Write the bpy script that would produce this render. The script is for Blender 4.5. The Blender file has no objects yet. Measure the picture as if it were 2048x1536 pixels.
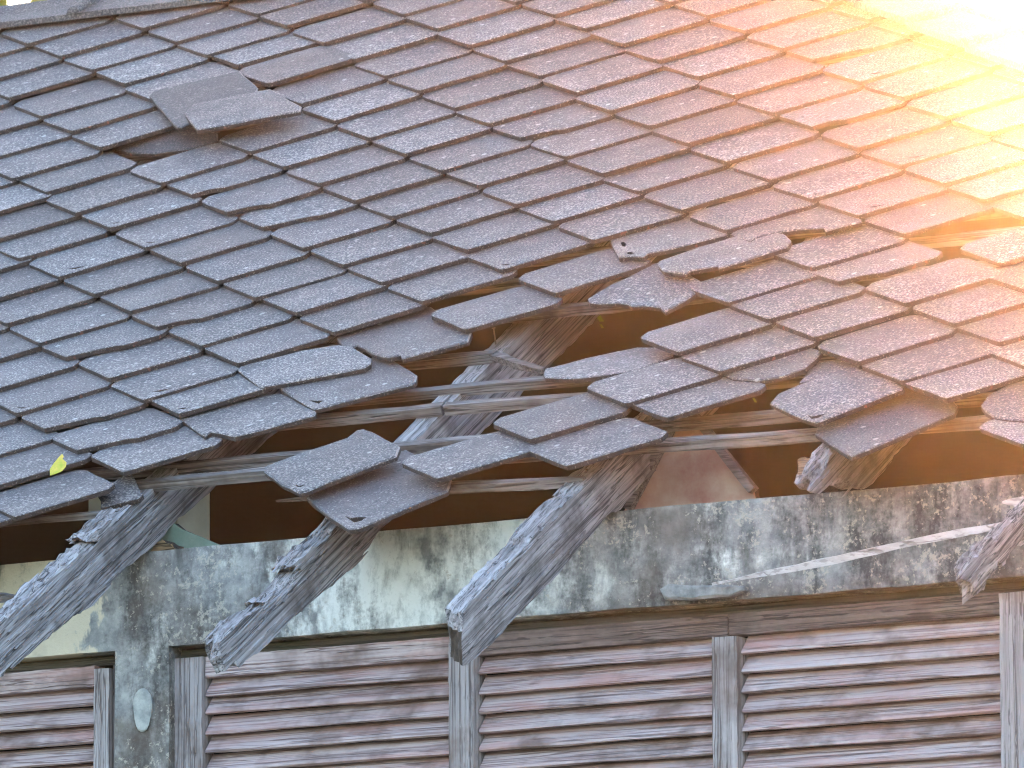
import bpy, bmesh, math, random
from mathutils import Matrix, Vector, noise
from mathutils.geometry import tessellate_polygon

# ------------------------------------------------------------------ camera, sky, sun, exposure
scene = bpy.context.scene
C = scene.collection
ZO = 5.46                                   # height of the roof datum above the ground
PITCH = 0.563442                          # pitch of the roof
cp, sp = math.cos(PITCH), math.sin(PITCH)
cam_data = bpy.data.cameras.new('camera')
cam = bpy.data.objects.new('camera', cam_data); C.objects.link(cam)
R0, R1, R2 = (0.8803, 0.4744, -0.0053), (0.0843, -0.1453, 0.9858), (-0.4669, 0.8682, 0.1679)
cam.matrix_world = Matrix(((R0[0], R1[0], -R2[0], 9.5158),
                           (R0[1], R1[1], -R2[1], -17.2167),
                           (R0[2], R1[2], -R2[2], 1.5986),
                           (0, 0, 0, 1)))
cam_data.sensor_width = 36.0
cam_data.lens = 324.851
cam_data.clip_start = 0.5
cam_data.clip_end = 3000
cam_data.dof.use_dof = True
cam_data.dof.focus_distance = 18.9
cam_data.dof.aperture_fstop = 20.0
scene.camera = cam

SUN = Vector((-0.3869, 0.8993, 0.2038)).normalized()     # towards the sun, low behind the hip
elev = math.asin(SUN.z)
azim = math.atan2(SUN.x, SUN.y)
world = bpy.data.worlds.new('World'); scene.world = world
world.use_nodes = True
wn = world.node_tree.nodes; wl_ = world.node_tree.links
sky = wn.new('ShaderNodeTexSky'); sky.sky_type = 'NISHITA'; sky.sun_disc = False
sky.sun_elevation = elev
sky.sun_rotation = azim
sky.air_density = 1.0; sky.dust_density = 1.5; sky.ozone_density = 1.3
wl_.new(sky.outputs['Color'], wn['Background'].inputs['Color'])
wn['Background'].inputs['Strength'].default_value = 0.15
sun_data = bpy.data.lights.new('sun', 'SUN')
sun_data.energy = 2.0; sun_data.angle = math.radians(0.5); sun_data.color = (1.0, 0.40, 0.15)
sun = bpy.data.objects.new('sun', sun_data); C.objects.link(sun)
sun.rotation_euler = (-SUN).to_track_quat('-Z', 'Y').to_euler()
sun.location = (0, 0, 30)
scene.view_settings.view_transform = 'Standard'
scene.view_settings.look = 'None'
scene.view_settings.gamma = 1.0
scene.view_settings.exposure = 2.98
scene.render.engine = 'CYCLES'
scene.cycles.use_denoising = True
scene.cycles.use_adaptive_sampling = False
scene.cycles.max_bounces = 5
scene.cycles.diffuse_bounces = 3
scene.cycles.glossy_bounces = 2
scene.cycles.volume_bounces = 0
scene.cycles.filter_width = 1.1

# ------------------------------------------------------------------ helpers
rnd = random.Random(7)
EX, ES, EN = Vector((1, 0, 0)), Vector((0, cp, sp)), Vector((0, -sp, cp))
ORG = Vector((0, 0, ZO))
def rp(x, s, n=0.0): return ORG + EX * x + ES * s + EN * n
WORLD = {}
def link(name, me, parent=None, M=None, mats=()):
    o = bpy.data.objects.new(name, me); C.objects.link(o)
    M = M or Matrix.Identity(4)
    WORLD[o.name] = M
    if parent is not None:
        o.parent = parent
        o.matrix_basis = WORLD[parent.name].inverted() @ M
    else:
        o.matrix_basis = M
    if me is not None and len(me.materials) == 0:
        for m in mats: me.materials.append(m)
    return o
def tag(o, label=None, cat=None, group=None, kind=None):
    if label: o['label'] = label
    if cat: o['category'] = cat
    if group: o['group'] = group
    if kind: o['kind'] = kind
    return o
def mesh(name, verts, faces, mi=None, smooth=False):
    me = bpy.data.meshes.new(name)
    me.from_pydata([tuple(v) for v in verts], [], faces)
    bm = bmesh.new(); bm.from_mesh(me)
    bmesh.ops.recalc_face_normals(bm, faces=bm.faces)
    bm.to_mesh(me); bm.free()
    if mi:
        for p_, i in zip(me.polygons, mi): p_.material_index = i
    if smooth:
        for p_ in me.polygons: p_.use_smooth = True
    me.update()
    return me
def frame(o, x, y, z): 
    return Matrix(((x[0], y[0], z[0], o[0]), (x[1], y[1], z[1], o[1]), (x[2], y[2], z[2], o[2]), (0, 0, 0, 1)))
def subdivide(pts, step, amp, r):
    out = []
    n = len(pts)
    for i in range(n):
        a, b = Vector(pts[i]), Vector(pts[(i + 1) % n])
        L = (b - a).length
        m = max(1, int(round(L / step)))
        d = (b - a) / max(L, 1e-6); nn = Vector((-d.y, d.x))
        for j in range(m):
            q = a + (b - a) * (j / m)
            if j: q = q + nn * r.uniform(-amp, amp)
            out.append((q.x, q.y))
    return out
def area(p): return sum(p[i][0] * p[(i + 1) % len(p)][1] - p[(i + 1) % len(p)][0] * p[i][1] for i in range(len(p))) / 2
def slab(name, pts, t, r, step=0.06, amp=0.001, ch=0.0016, holes=(), rim=0):
    """flat piece with thickness, worn arris and rough outline; material 0 on the face, 1 on the edges"""
    if area(pts) < 0: pts = pts[::-1]
    pts = subdivide(pts, step, amp, r)
    n = len(pts)
    cx = sum(p[0] for p in pts) / n; cy = sum(p[1] for p in pts) / n
    ins = []
    for i in range(n):
        a, b, c = Vector(pts[i - 1]), Vector(pts[i]), Vector(pts[(i + 1) % n])
        d = ((b - a).normalized() + (c - b).normalized())
        if d.length < 1e-5: d = Vector((1, 0))
        d.normalize()
        q = b + Vector((-d.y, d.x)) * ch * r.uniform(.5, 1.6)
        ins.append((q.x, q.y))
    V = [(p[0], p[1], 0) for p in ins] + [(p[0], p[1], -ch * r.uniform(.6, 1.3)) for p in pts] + \
        [(p[0] + r.uniform(-.0012, .0012), p[1] + r.uniform(-.0012, .0012), -t) for p in pts]
    F, M = [], []
    hs = []
    for h in holes:
        hp = list(h)
        if area(hp) > 0: hp = hp[::-1]
        base = len(V)
        V += [(q[0], q[1], 0) for q in hp]; V += [(q[0], q[1], -t) for q in hp]
        m = len(hp)
        hs.append((base, m))
        for i in range(m):
            j = (i + 1) % m
            F.append((base + i, base + j, base + m + j, base + m + i)); M.append(1)
    if hs:
        for off, key in ((0, 0), (2 * n, 1)):
            polys = [[Vector((V[off + i][0], V[off + i][1], 0)) for i in range(n)]]
            idx = [off + i for i in range(n)]
            for base, m in hs:
                b0 = base + (m if key else 0)
                polys.append([Vector((V[b0 + i][0], V[b0 + i][1], 0)) for i in range(m)])
                idx += [b0 + i for i in range(m)]
            for tri in tessellate_polygon(polys):
                F.append(tuple(idx[t_] for t_ in tri)); M.append(key)
    else:
        F.append(tuple(range(n))); M.append(0)
        F.append(tuple(range(3 * n - 1, 2 * n - 1, -1))); M.append(1)
    for i in range(n):
        j = (i + 1) % n
        F.append((i, j, n + j, n + i)); M.append(rim if pts[j][0] - pts[i][0] < -.3 * math.dist(pts[i], pts[j]) else 0)
        F.append((n + i, n + j, 2 * n + j, 2 * n + i)); M.append(1)
    return mesh(name, V, F, M)
def box_mesh(name, lo, hi, jit=0.0, seg=(1, 1, 1), r=rnd, bevel=0.0):
    bm = bmesh.new()
    bmesh.ops.create_cube(bm, size=1.0)
    for v in bm.verts:
        v.co = Vector([lo[i] + (v.co[i] + .5) * (hi[i] - lo[i]) for i in range(3)])
    for ax in range(3):
        if seg[ax] > 1:
            es_ = [e for e in bm.edges if abs((e.verts[0].co - e.verts[1].co).normalized()[ax]) > .99]
            bmesh.ops.subdivide_edges(bm, edges=es_, cuts=seg[ax] - 1, use_grid_fill=True)
    if bevel: bmesh.ops.bevel(bm, geom=list(bm.edges), offset=bevel, segments=1, affect='EDGES')
    if jit:
        for v in bm.verts: v.co += Vector((r.uniform(-jit, jit), r.uniform(-jit, jit), r.uniform(-jit, jit)))
    bmesh.ops.recalc_face_normals(bm, faces=bm.faces)
    me = bpy.data.meshes.new(name); bm.to_mesh(me); bm.free()
    return me
def bar(name, p0, p1, w, h, r, seg=10, amp=0.0015, taper0=1.0, taper1=1.0, up=EN, sag=0.0, split0=0, split1=0):
    """weathered stick from p0 to p1 (world points at its centre line)"""
    p0, p1 = Vector(p0), Vector(p1)
    d = (p1 - p0).normalized(); side = d.cross(up).normalized(); u = side.cross(d)
    V, F = [], []
    ph = r.uniform(0, 50)
    for i in range(seg + 1):
        t = i / seg
        c = p0.lerp(p1, t) - u * sag * 4 * t * (1 - t)
        c = c + side * (noise.noise(Vector((t * 3 + ph, 1, 0))) * amp * 2) + u * (noise.noise(Vector((t * 3 + ph, 7, 0))) * amp * 2)
        k0 = taper0 + (1 - taper0) * min(1, t * 3.2); k1 = taper1 + (1 - taper1) * min(1, (1 - t) * 3.2)
        k = min(k0, k1)
        for a, b in ((-1, -1), (1, -1), (1, 1), (-1, 1)):
            V.append(c + side * (a * w / 2 * k + r.uniform(-amp, amp)) + u * (b * h / 2 * k + r.uniform(-amp, amp)))
    for i in range(seg):
        for j in range(4):
            F.append((4 * i + j, 4 * i + (j + 1) % 4, 4 * i + 4 + (j + 1) % 4, 4 * i + 4 + j))
    F.append((3, 2, 1, 0)); F.append(tuple(4 * seg + j for j in range(4)))
    return mesh(name, V, F)

# ------------------------------------------------------------------ materials
def mat(name):
    m = bpy.data.materials.new(name); m.use_nodes = True
    nt = m.node_tree
    return m, nt.nodes, nt.links, nt.nodes['Principled BSDF']
def N(nd, kind, **kw):
    n = nd.new('ShaderNode' + kind)
    for k, v in kw.items():
        if k in n.inputs: n.inputs[k].default_value = v
        else: setattr(n, k, v)
    return n
def ramp(nd, ln, src, stops, interp='LINEAR'):
    n = nd.new('ShaderNodeValToRGB'); n.color_ramp.interpolation = interp
    while len(n.color_ramp.elements) < len(stops): n.color_ramp.elements.new(0.5)
    for e, (p_, c) in zip(n.color_ramp.elements, stops):
        e.position = p_; e.color = (c, c, c, 1) if not isinstance(c, tuple) else (*c, 1)
    ln.new(src, n.inputs['Fac']); return n
def mix(nd, ln, fac, a, b, mode='MIX'):
    n = nd.new('ShaderNodeMix'); n.data_type = 'RGBA'; n.blend_type = mode; n.clamp_factor = True
    for sock, v in ((n.inputs[0], fac), (n.inputs[6], a), (n.inputs[7], b)):
        if hasattr(v, 'is_linked'): ln.new(v, sock)
        elif isinstance(v, tuple): sock.default_value = (*v, 1)
        else: sock.default_value = v
    return n.outputs[2]
def math_(nd, ln, op, a, b=None):
    n = nd.new('ShaderNodeMath'); n.operation = op
    for sock, v in zip(n.inputs, (a, b)):
        if v is None: continue
        if hasattr(v, 'is_linked'): ln.new(v, sock)
        else: sock.default_value = v
    return n.outputs[0]
def coords(nd, ln, scale=(1, 1, 1), per_object=True, kind='Object'):
    tc = nd.new('ShaderNodeTexCoord')
    vec = tc.outputs[kind]
    if per_object:
        oi = nd.new('ShaderNodeObjectInfo')
        k = nd.new('ShaderNodeVectorMath'); k.operation = 'MULTIPLY_ADD'
        sc = nd.new('ShaderNodeCombineXYZ')
        for i, f_ in enumerate((37.0, 71.0, 13.0)):
            ln.new(math_(nd, ln, 'MULTIPLY', oi.outputs['Random'], f_), sc.inputs[i])
        k.inputs[1].default_value = (1, 1, 1)
        ln.new(vec, k.inputs[0]); ln.new(sc.outputs[0], k.inputs[2]); vec = k.outputs[0]
    mp = nd.new('ShaderNodeMapping'); mp.inputs['Scale'].default_value = scale
    ln.new(vec, mp.inputs['Vector'])
    return mp.outputs[0]
def noise_(nd, ln, vec, scale, detail=4.0, rough=0.6):
    n = N(nd, 'TexNoise', Scale=scale, Detail=detail, Roughness=rough); ln.new(vec, n.inputs['Vector'])
    return n.outputs['Fac']
def bump(nd, ln, bs, h, strength, dist):
    b = nd.new('ShaderNodeBump'); b.inputs['Strength'].default_value = strength; b.inputs['Distance'].default_value = dist
    ln.new(h, b.inputs['Height']); ln.new(b.outputs[0], bs.inputs['Normal'])

def tile_face(name='cement_tile_face', dim=1.0):
    m, nd, ln, bs = mat(name)
    v = coords(nd, ln)
    oi = nd.new('ShaderNodeObjectInfo')
    big = noise_(nd, ln, v, 9, 5, .6)
    c = mix(nd, ln, ramp(nd, ln, big, [(.35, 0.0), (.68, 1.0)]).outputs[0], (.064, .053, .060), (.134, .111, .112))
    c = mix(nd, ln, math_(nd, ln, 'MULTIPLY', oi.outputs['Random'], .5), c, (.085, .084, .097))
    g = noise_(nd, ln, v, 210, 2.0, .55)
    g2 = noise_(nd, ln, v, 105, 2.0, .6)
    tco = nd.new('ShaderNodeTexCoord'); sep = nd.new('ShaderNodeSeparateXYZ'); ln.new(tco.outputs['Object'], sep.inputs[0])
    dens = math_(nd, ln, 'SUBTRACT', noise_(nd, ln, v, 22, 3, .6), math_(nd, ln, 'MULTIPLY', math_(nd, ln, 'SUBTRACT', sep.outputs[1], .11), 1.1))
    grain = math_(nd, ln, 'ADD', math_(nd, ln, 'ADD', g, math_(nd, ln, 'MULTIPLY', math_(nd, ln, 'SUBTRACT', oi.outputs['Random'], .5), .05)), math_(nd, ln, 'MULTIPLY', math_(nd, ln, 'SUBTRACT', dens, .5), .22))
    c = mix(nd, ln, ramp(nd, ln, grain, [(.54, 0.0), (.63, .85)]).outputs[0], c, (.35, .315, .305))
    c = mix(nd, ln, ramp(nd, ln, g2, [(.30, .8), (.43, 0.0)]).outputs[0], c, (.026, .026, .034))
    lich = N(nd, 'TexVoronoi', Scale=16.0, Randomness=1.0); ln.new(v, lich.inputs['Vector'])
    c = mix(nd, ln, ramp(nd, ln, lich.outputs['Distance'], [(.07, .55), (.11, 0.0)]).outputs[0], c, (.55, .54, .52))
    tone = nd.new('ShaderNodeHueSaturation'); ln.new(c, tone.inputs['Color']); c = tone.outputs[0]
    wn_ = nd.new('ShaderNodeTexWhiteNoise'); wn_.noise_dimensions = '1D'; ln.new(oi.outputs['Random'], wn_.inputs['W'])
    ln.new(math_(nd, ln, 'ADD', math_(nd, ln, 'MULTIPLY', wn_.outputs['Value'], .42), .80), tone.inputs['Value'])
    if dim < 1: c = mix(nd, ln, 1 - dim, c, (.02, .02, .025))
    ln.new(c, bs.inputs['Base Color'])
    bs.inputs['Roughness'].default_value = .62
    hgt = math_(nd, ln, 'ADD', g, math_(nd, ln, 'MULTIPLY', g2, .8))
    bump(nd, ln, bs, hgt, .7, .005)
    return m
def tile_edge():
    m, nd, ln, bs = mat('cement_tile_edge')
    v = coords(nd, ln)
    a = noise_(nd, ln, v, 30, 4, .6); g = noise_(nd, ln, v, 260, 3, .6)
    c = mix(nd, ln, ramp(nd, ln, a, [(.35, 0.0), (.65, 1.0)]).outputs[0], (.028, .020, .020), (.075, .044, .038))
    c = mix(nd, ln, ramp(nd, ln, g, [(.59, 0.0), (.68, .7)]).outputs[0], c, (.26, .21, .18))
    r_ = noise_(nd, ln, v, 48, 2, .5)
    c = mix(nd, ln, ramp(nd, ln, r_, [(.68, 0.0), (.74, .6)]).outputs[0], c, (.22, .075, .05))
    ln.new(c, bs.inputs['Base Color']); bs.inputs['Roughness'].default_value = .9
    bump(nd, ln, bs, g, .9, .006)
    return m
def wood(name, dark, mid, light, axis=0, stain=None, scale=1.0, rough=.8, per=True, kind='Object', red=None):
    m, nd, ln, bs = mat(name)
    sc = [95 * scale] * 3; sc[axis] = 1.8 * scale
    v = coords(nd, ln, tuple(sc), per, kind)
    v0 = coords(nd, ln, (1, 1, 1), per, kind)
    fib = noise_(nd, ln, v, 1.0, 5, .7)
    sc2 = [240 * scale] * 3; sc2[axis] = 3 * scale
    v2 = coords(nd, ln, tuple(sc2), per, kind)
    fine = noise_(nd, ln, v2, 1.0, 3, .65)
    sc3 = [45 * scale] * 3; sc3[axis] = 1.1 * scale
    crk = noise_(nd, ln, coords(nd, ln, tuple(sc3), per, kind), 1.0, 3, .6)
    crk = ramp(nd, ln, math_(nd, ln, 'ABSOLUTE', math_(nd, ln, 'SUBTRACT', crk, .5)), [(.006, 1.0), (.016, 0.0)]).outputs[0]
    pat = noise_(nd, ln, v0, 7, 4, .62)
    c = mix(nd, ln, ramp(nd, ln, fib, [(.36, 0.0), (.66, 1.0)]).outputs[0], mid, light)
    c = mix(nd, ln, ramp(nd, ln, fine, [(.38, .75), (.46, 0.0)]).outputs[0], c, dark)
    c = mix(nd, ln, ramp(nd, ln, fine, [(.57, 0.0), (.64, .5)]).outputs[0], c, light)
    c = mix(nd, ln, math_(nd, ln, 'MULTIPLY', crk, .8), c, dark)
    if red: 
        pr = noise_(nd, ln, coords(nd, ln, (4, 22, 22), per, kind), 1.0, 4, .6)
        c = mix(nd, ln, ramp(nd, ln, pr, [(.48, 0.0), (.68, .7)]).outputs[0], c, red)
    if stain: c = mix(nd, ln, ramp(nd, ln, pat, [(.50, 0.0), (.68, .8)]).outputs[0], c, stain)
    ln.new(c, bs.inputs['Base Color']); bs.inputs['Roughness'].default_value = rough
    h = math_(nd, ln, 'SUBTRACT', math_(nd, ln, 'ADD', fib, math_(nd, ln, 'MULTIPLY', fine, .6)), crk)
    bump(nd, ln, bs, h, .8, .006)
    return m
def concrete():
    m, nd, ln, bs = mat('stained_plaster')
    v = coords(nd, ln, (1, 1, 1), False)
    mid = noise_(nd, ln, v, 24, 5, .68)
    fine = noise_(nd, ln, v, 95, 4, .68)
    blot = noise_(nd, ln, coords(nd, ln, (1, 1, .6), False), 8.0, 5, .66)
    sx = nd.new('ShaderNodeSeparateXYZ'); ln.new(v, sx.inputs[0])
    wx = math_(nd, ln, 'ADD', sx.outputs[0], math_(nd, ln, 'MULTIPLY', math_(nd, ln, 'SUBTRACT', blot, .5), .55))
    t = math_(nd, ln, 'DIVIDE', math_(nd, ln, 'ADD', wx, .5), 3.0)      # place along the wall, 0..1
    X = lambda x: (x + .5) / 3.0
    wpale = ramp(nd, ln, t, [(X(-.1), .5), (X(.12), .15), (X(.42), .25), (X(.56), .75), (X(1.0), .78), (X(1.2), .12), (X(2.0), .1)]).outputs[0]
    wdark = ramp(nd, ln, t, [(X(-.06), .0), (X(.14), .6), (X(.42), .5), (X(.62), .12), (X(1.0), .2), (X(1.25), .55), (X(2.0), .72)]).outputs[0]
    c = mix(nd, ln, ramp(nd, ln, mid, [(.36, 0.0), (.64, 1.0)]).outputs[0], (.19, .19, .20), (.40, .39, .385))
    pl = math_(nd, ln, 'ADD', blot, math_(nd, ln, 'MULTIPLY', wpale, .32))
    c = mix(nd, ln, ramp(nd, ln, math_(nd, ln, 'ADD', pl, math_(nd, ln, 'MULTIPLY', mid, .2)), [(.72, 0.0), (.84, .92)]).outputs[0], c, (.80, .785, .765))
    grm = noise_(nd, ln, coords(nd, ln, (1, 1, .5), False), 34, 5, .75)
    c = mix(nd, ln, ramp(nd, ln, grm, [(.48, .0), (.68, .5)]).outputs[0], c, (.17, .17, .175))
    c = mix(nd, ln, ramp(nd, ln, wx, [(0.0, 1.0), (.02, .0)]).outputs[0], c, (.66, .57, .45))
    st = noise_(nd, ln, coords(nd, ln, (1, 1, .35), False), 10.0, 5, .7)
    blk = math_(nd, ln, 'ADD', math_(nd, ln, 'ADD', math_(nd, ln, 'MULTIPLY', st, .8), math_(nd, ln, 'MULTIPLY', fine, .3)), math_(nd, ln, 'MULTIPLY', wdark, .22))
    c = mix(nd, ln, ramp(nd, ln, blk, [(.62, 0.0), (.78, .9)]).outputs[0], c, (.055, .050, .050))
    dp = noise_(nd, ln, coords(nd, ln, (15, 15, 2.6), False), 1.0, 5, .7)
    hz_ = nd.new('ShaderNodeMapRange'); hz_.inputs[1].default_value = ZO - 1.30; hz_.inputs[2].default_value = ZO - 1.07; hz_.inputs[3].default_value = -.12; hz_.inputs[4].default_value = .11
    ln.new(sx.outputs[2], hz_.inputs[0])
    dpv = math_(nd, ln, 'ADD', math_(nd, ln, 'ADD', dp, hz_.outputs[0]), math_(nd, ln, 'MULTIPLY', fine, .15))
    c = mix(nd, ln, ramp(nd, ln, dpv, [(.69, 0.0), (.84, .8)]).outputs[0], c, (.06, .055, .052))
    br = noise_(nd, ln, v, 5.5, 4, .6)
    c = mix(nd, ln, ramp(nd, ln, math_(nd, ln, 'ADD', br, math_(nd, ln, 'MULTIPLY', wdark, .18)), [(.56, 0.0), (.74, .62)]).outputs[0], c, (.115, .082, .068))
    gr = noise_(nd, ln, v, 13.0, 4, .6)
    c = mix(nd, ln, ramp(nd, ln, gr, [(.66, 0.0), (.78, .35)]).outputs[0], c, (.14, .14, .09))
    fl = math_(nd, ln, 'ADD', math_(nd, ln, 'ADD', math_(nd, ln, 'MULTIPLY', noise_(nd, ln, v, 70, 4, .75), .7), math_(nd, ln, 'MULTIPLY', noise_(nd, ln, v, 9, 2, .5), .22)), math_(nd, ln, 'MULTIPLY', wdark, .10))
    c = mix(nd, ln, ramp(nd, ln, fl, [(.575, 0.0), (.615, .75)]).outputs[0], c, (.44, .395, .345))
    ln.new(c, bs.inputs['Base Color']); bs.inputs['Roughness'].default_value = .92
    bump(nd, ln, bs, math_(nd, ln, 'ADD', fine, math_(nd, ln, 'MULTIPLY', fl, .6)), .6, .006)
    return m
def plain(name, col, col2, scale=12, rough=.85, b=.4, translucent=0):
    m, nd, ln, bs = mat(name)
    v = coords(nd, ln, (1, 1, 1), True)
    a = noise_(nd, ln, v, scale, 5, .65)
    c = mix(nd, ln, ramp(nd, ln, a, [(.34, 0.0), (.66, 1.0)]).outputs[0], col, col2)
    ln.new(c, bs.inputs['Base Color']); bs.inputs['Roughness'].default_value = rough
    bump(nd, ln, bs, noise_(nd, ln, v, scale * 12, 3, .6), b, .003)
    if translucent:
        tr = nd.new('ShaderNodeBsdfTranslucent'); ln.new(c, tr.inputs['Color'])
        mx = nd.new('ShaderNodeMixShader'); mx.inputs[0].default_value = translucent
        ln.new(bs.outputs[0], mx.inputs[1]); ln.new(tr.outputs[0], mx.inputs[2])
        ln.new(mx.outputs[0], nd['Material Output'].inputs['Surface'])
    return m
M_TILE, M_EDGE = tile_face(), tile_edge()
M_GREY = wood('silvered_wood', (.32, .28, .28), (.50, .46, .47), (.66, .62, .64), 0, scale=.35)
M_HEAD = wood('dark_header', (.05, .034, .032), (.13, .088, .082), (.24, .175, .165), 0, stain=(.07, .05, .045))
M_RIM = plain('worn_tile_rim', (.20, .17, .165), (.36, .30, .285), 60)
M_ENDG = plain('rotten_end_grain', (.02, .015, .013), (.07, .05, .04), 60)
M_BATTEN = wood('weathered_batten', (.03, .02, .018), (.095, .073, .07), (.29, .255, .255), 0, stain=(.06, .04, .033))
M_SLAT = wood('faded_red_slat', (.23, .15, .155), (.46, .335, .345), (.62, .505, .525), 0, stain=(.17, .11, .10), red=(.48, .25, .235))
M_STILE = wood('faded_stile', (.12, .09, .095), (.28, .24, .25), (.46, .41, .43), 2, stain=(.15, .105, .095))
M_DARKW = wood('dark_head_timber', (.03, .022, .018), (.07, .052, .04), (.12, .095, .07), 0, stain=(.05, .05, .03))
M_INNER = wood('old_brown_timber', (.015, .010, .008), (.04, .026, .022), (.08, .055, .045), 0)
M_CONC = concrete()
M_CREAM = plain('cream_plaster', (.55, .47, .34), (.68, .61, .48), 9)
M_CAP = tile_face('sooty_cap', .42)
M_PINK = plain('faded_pink_board', (.30, .13, .11), (.44, .33, .27), 9)
M_GREEN = plain('green_painted_board', (.13, .18, .14), (.22, .26, .22), 10)
M_NAIL = plain('rusty_nail', (.12, .07, .05), (.25, .2, .18), 200, .6)
M_LEAF = plain('yellowing_leaf', (.42, .45, .03), (.80, .56, .10), 45, .5, .2, .2)
M_GROUND = plain('grass_ground', (.05, .07, .025), (.10, .10, .05), 3)
M_BARK = plain('bark', (.06, .045, .03), (.12, .09, .06), 14)
M_FOL = plain('tree_foliage', (.10, .16, .012), (.17, .20, .02), 2.0, .5, .1, .5)
M_BLACK = plain('shade_dark_boards', (.012, .010, .009), (.022, .017, .014), 5)  # near-black base colour: the shade of the roof interior is put into it

# ------------------------------------------------------------------ ground and house shell
g = link('ground', mesh('ground', [(-400, -400, 0), (400, -400, 0), (400, 400, 0), (-400, 400, 0)], [(0, 1, 2, 3)]), None, None, (M_GROUND,))
tag(g, 'flat grassy ground around the old house', None, None, 'structure')

house = bpy.data.objects.new('old_house', None); C.objects.link(house)
house.location = (0, 0, 0); WORLD[house.name] = Matrix.Identity(4)
tag(house, 'derelict house with broken diamond tile roof, stained plaster beam and louvred shutters', 'house')

HH, WW = 0.265693, 0.3                # course height (diagonal) and tile width
S_RIDGE = 1.295
Y_R, Z_R = S_RIDGE * cp, ZO + S_RIDGE * sp
HIP0, HIPD = (0.887, 0.686), (0.737, -0.676)      # hip line on the front slope (x, s)
def hip_x(s): return HIP0[0] + (s - HIP0[1]) * HIPD[0] / HIPD[1]
S_EAVE = -2.15
# the slopes that cannot be seen from the front: one shell, near-black boards throughout
def shell():
    xl = -4.0
    xe = hip_x(S_EAVE); xr = hip_x(S_RIDGE)
    ye, ze = S_EAVE * cp, ZO + S_EAVE * sp
    yb = 2 * Y_R - ye
    t = .05
    V, F = [], []
    def quad(*ps):
        b = len(V)
        for q in ps: V.append(q)
        F.append(tuple(range(b, b + len(ps))))
    def P(x, y, z): return (x, y, z)
    # back slope in strips, leaving real holes where tiles have gone
    holes = HOLES
    def back(x, u):       # u: distance down the back slope from the ridge
        return (x, Y_R + u * cp, Z_R - u * sp - .03)
    um = (S_RIDGE - S_EAVE)
    xs = sorted(set([xl, xr, xe] + [h[0] for h in holes] + [h[1] for h in holes]))
    us = sorted(set([0, um] + [h[2] for h in holes] + [h[3] for h in holes]))
    for i in range(len(xs) - 1):
        for j in range(len(us) - 1):
            xm, u_ = (xs[i] + xs[i + 1]) / 2, (us[j] + us[j + 1]) / 2
            if any(h[0] < xm < h[1] and h[2] < u_ < h[3] for h in holes): continue
            lim0 = min(xs[i + 1], hip_x(S_RIDGE - us[j])); lim1 = min(xs[i + 1], hip_x(S_RIDGE - us[j + 1]))
            if lim0 <= xs[i] and lim1 <= xs[i]: continue
            ps = [back(xs[i], us[j])]
            if lim0 > xs[i]: ps.append(back(lim0, us[j]))
            ps += [back(max(lim1, xs[i]), us[j + 1]), back(xs[i], us[j + 1])]
            quad(*ps)
    for x0, x1 in ((xl, -2.2),):
        quad(rp(x0, S_EAVE + .1, -.03), rp(x1, S_EAVE + .1, -.03), rp(x1, S_RIDGE, -.03), rp(x0, S_RIDGE, -.03))
    quad(rp(2.8, S_EAVE + .1, -.03), rp(hip_x(S_EAVE + .1), S_EAVE + .1, -.03), rp(2.8, HIP0[1] + (2.8 - HIP0[0]) * HIPD[1] / HIPD[0], -.03))
    # hip slope on the right
    quad(P(xr, Y_R, Z_R - .03), P(xe, ye, ze - .03), P(xe, yb, ze - .03))
    quad(P(xl, ye, ze - .03), P(xl, Y_R, Z_R - .03), P(xl, yb, ze - .03))
    return V, F
HOLES = [(-0.6467, -0.6347, 1.1874, 1.2194), (-0.6513, -0.6453, 1.2284, 1.2424), (-0.3739, -0.3679, 1.5374, 1.5534)]
V, F = shell()
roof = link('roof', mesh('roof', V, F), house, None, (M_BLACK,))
# walls of the house
Y_W = -1.38; Z_T = ZO - 1.07; Z_B = ZO - 1.265
X_L, X_R = -3.2, 3.0
MR = frame(ORG, EX, ES, EN)               # roof frame: local x, s, n
wall_parts = [((X_L, Y_W, Z_B), (X_R, Y_W + .15, Z_T), (60, 2, 6), .0022)]
def join_boxes(name, boxes):
    bm = bmesh.new()
    for lo, hi, seg, jit in boxes:
        me = box_mesh('tmp', lo, hi, 0.0, seg)
        n0 = len(bm.verts)
        bm.from_mesh(me); bpy.data.meshes.remove(me)
        bm.verts.ensure_lookup_table()
        for v in bm.verts[n0:]:
            q = v.co * 9
            f_ = noise.noise(q) * jit + noise.noise(q * 5) * jit * .6
            edge = abs(v.co.z - hi[2]) < 1e-4 or abs(v.co.z - lo[2]) < 1e-4
            v.co.y += f_
            if edge: v.co.z += noise.noise(q * 3) * jit * 1.6
    me = bpy.data.meshes.new(name); bm.to_mesh(me); bm.free()
    return me
PX0, PX1 = 0.088, 0.214
beam = link('plaster_beam', join_boxes('plaster_beam', wall_parts), house, None, (M_CONC,))
pil = link('pilaster', join_boxes('pilaster', [((PX0, Y_W + .0012, 0), (PX1, Y_W + .149, Z_B + .05), (4, 2, 60), .0022)]), house, None, (M_CONC,))
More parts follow.
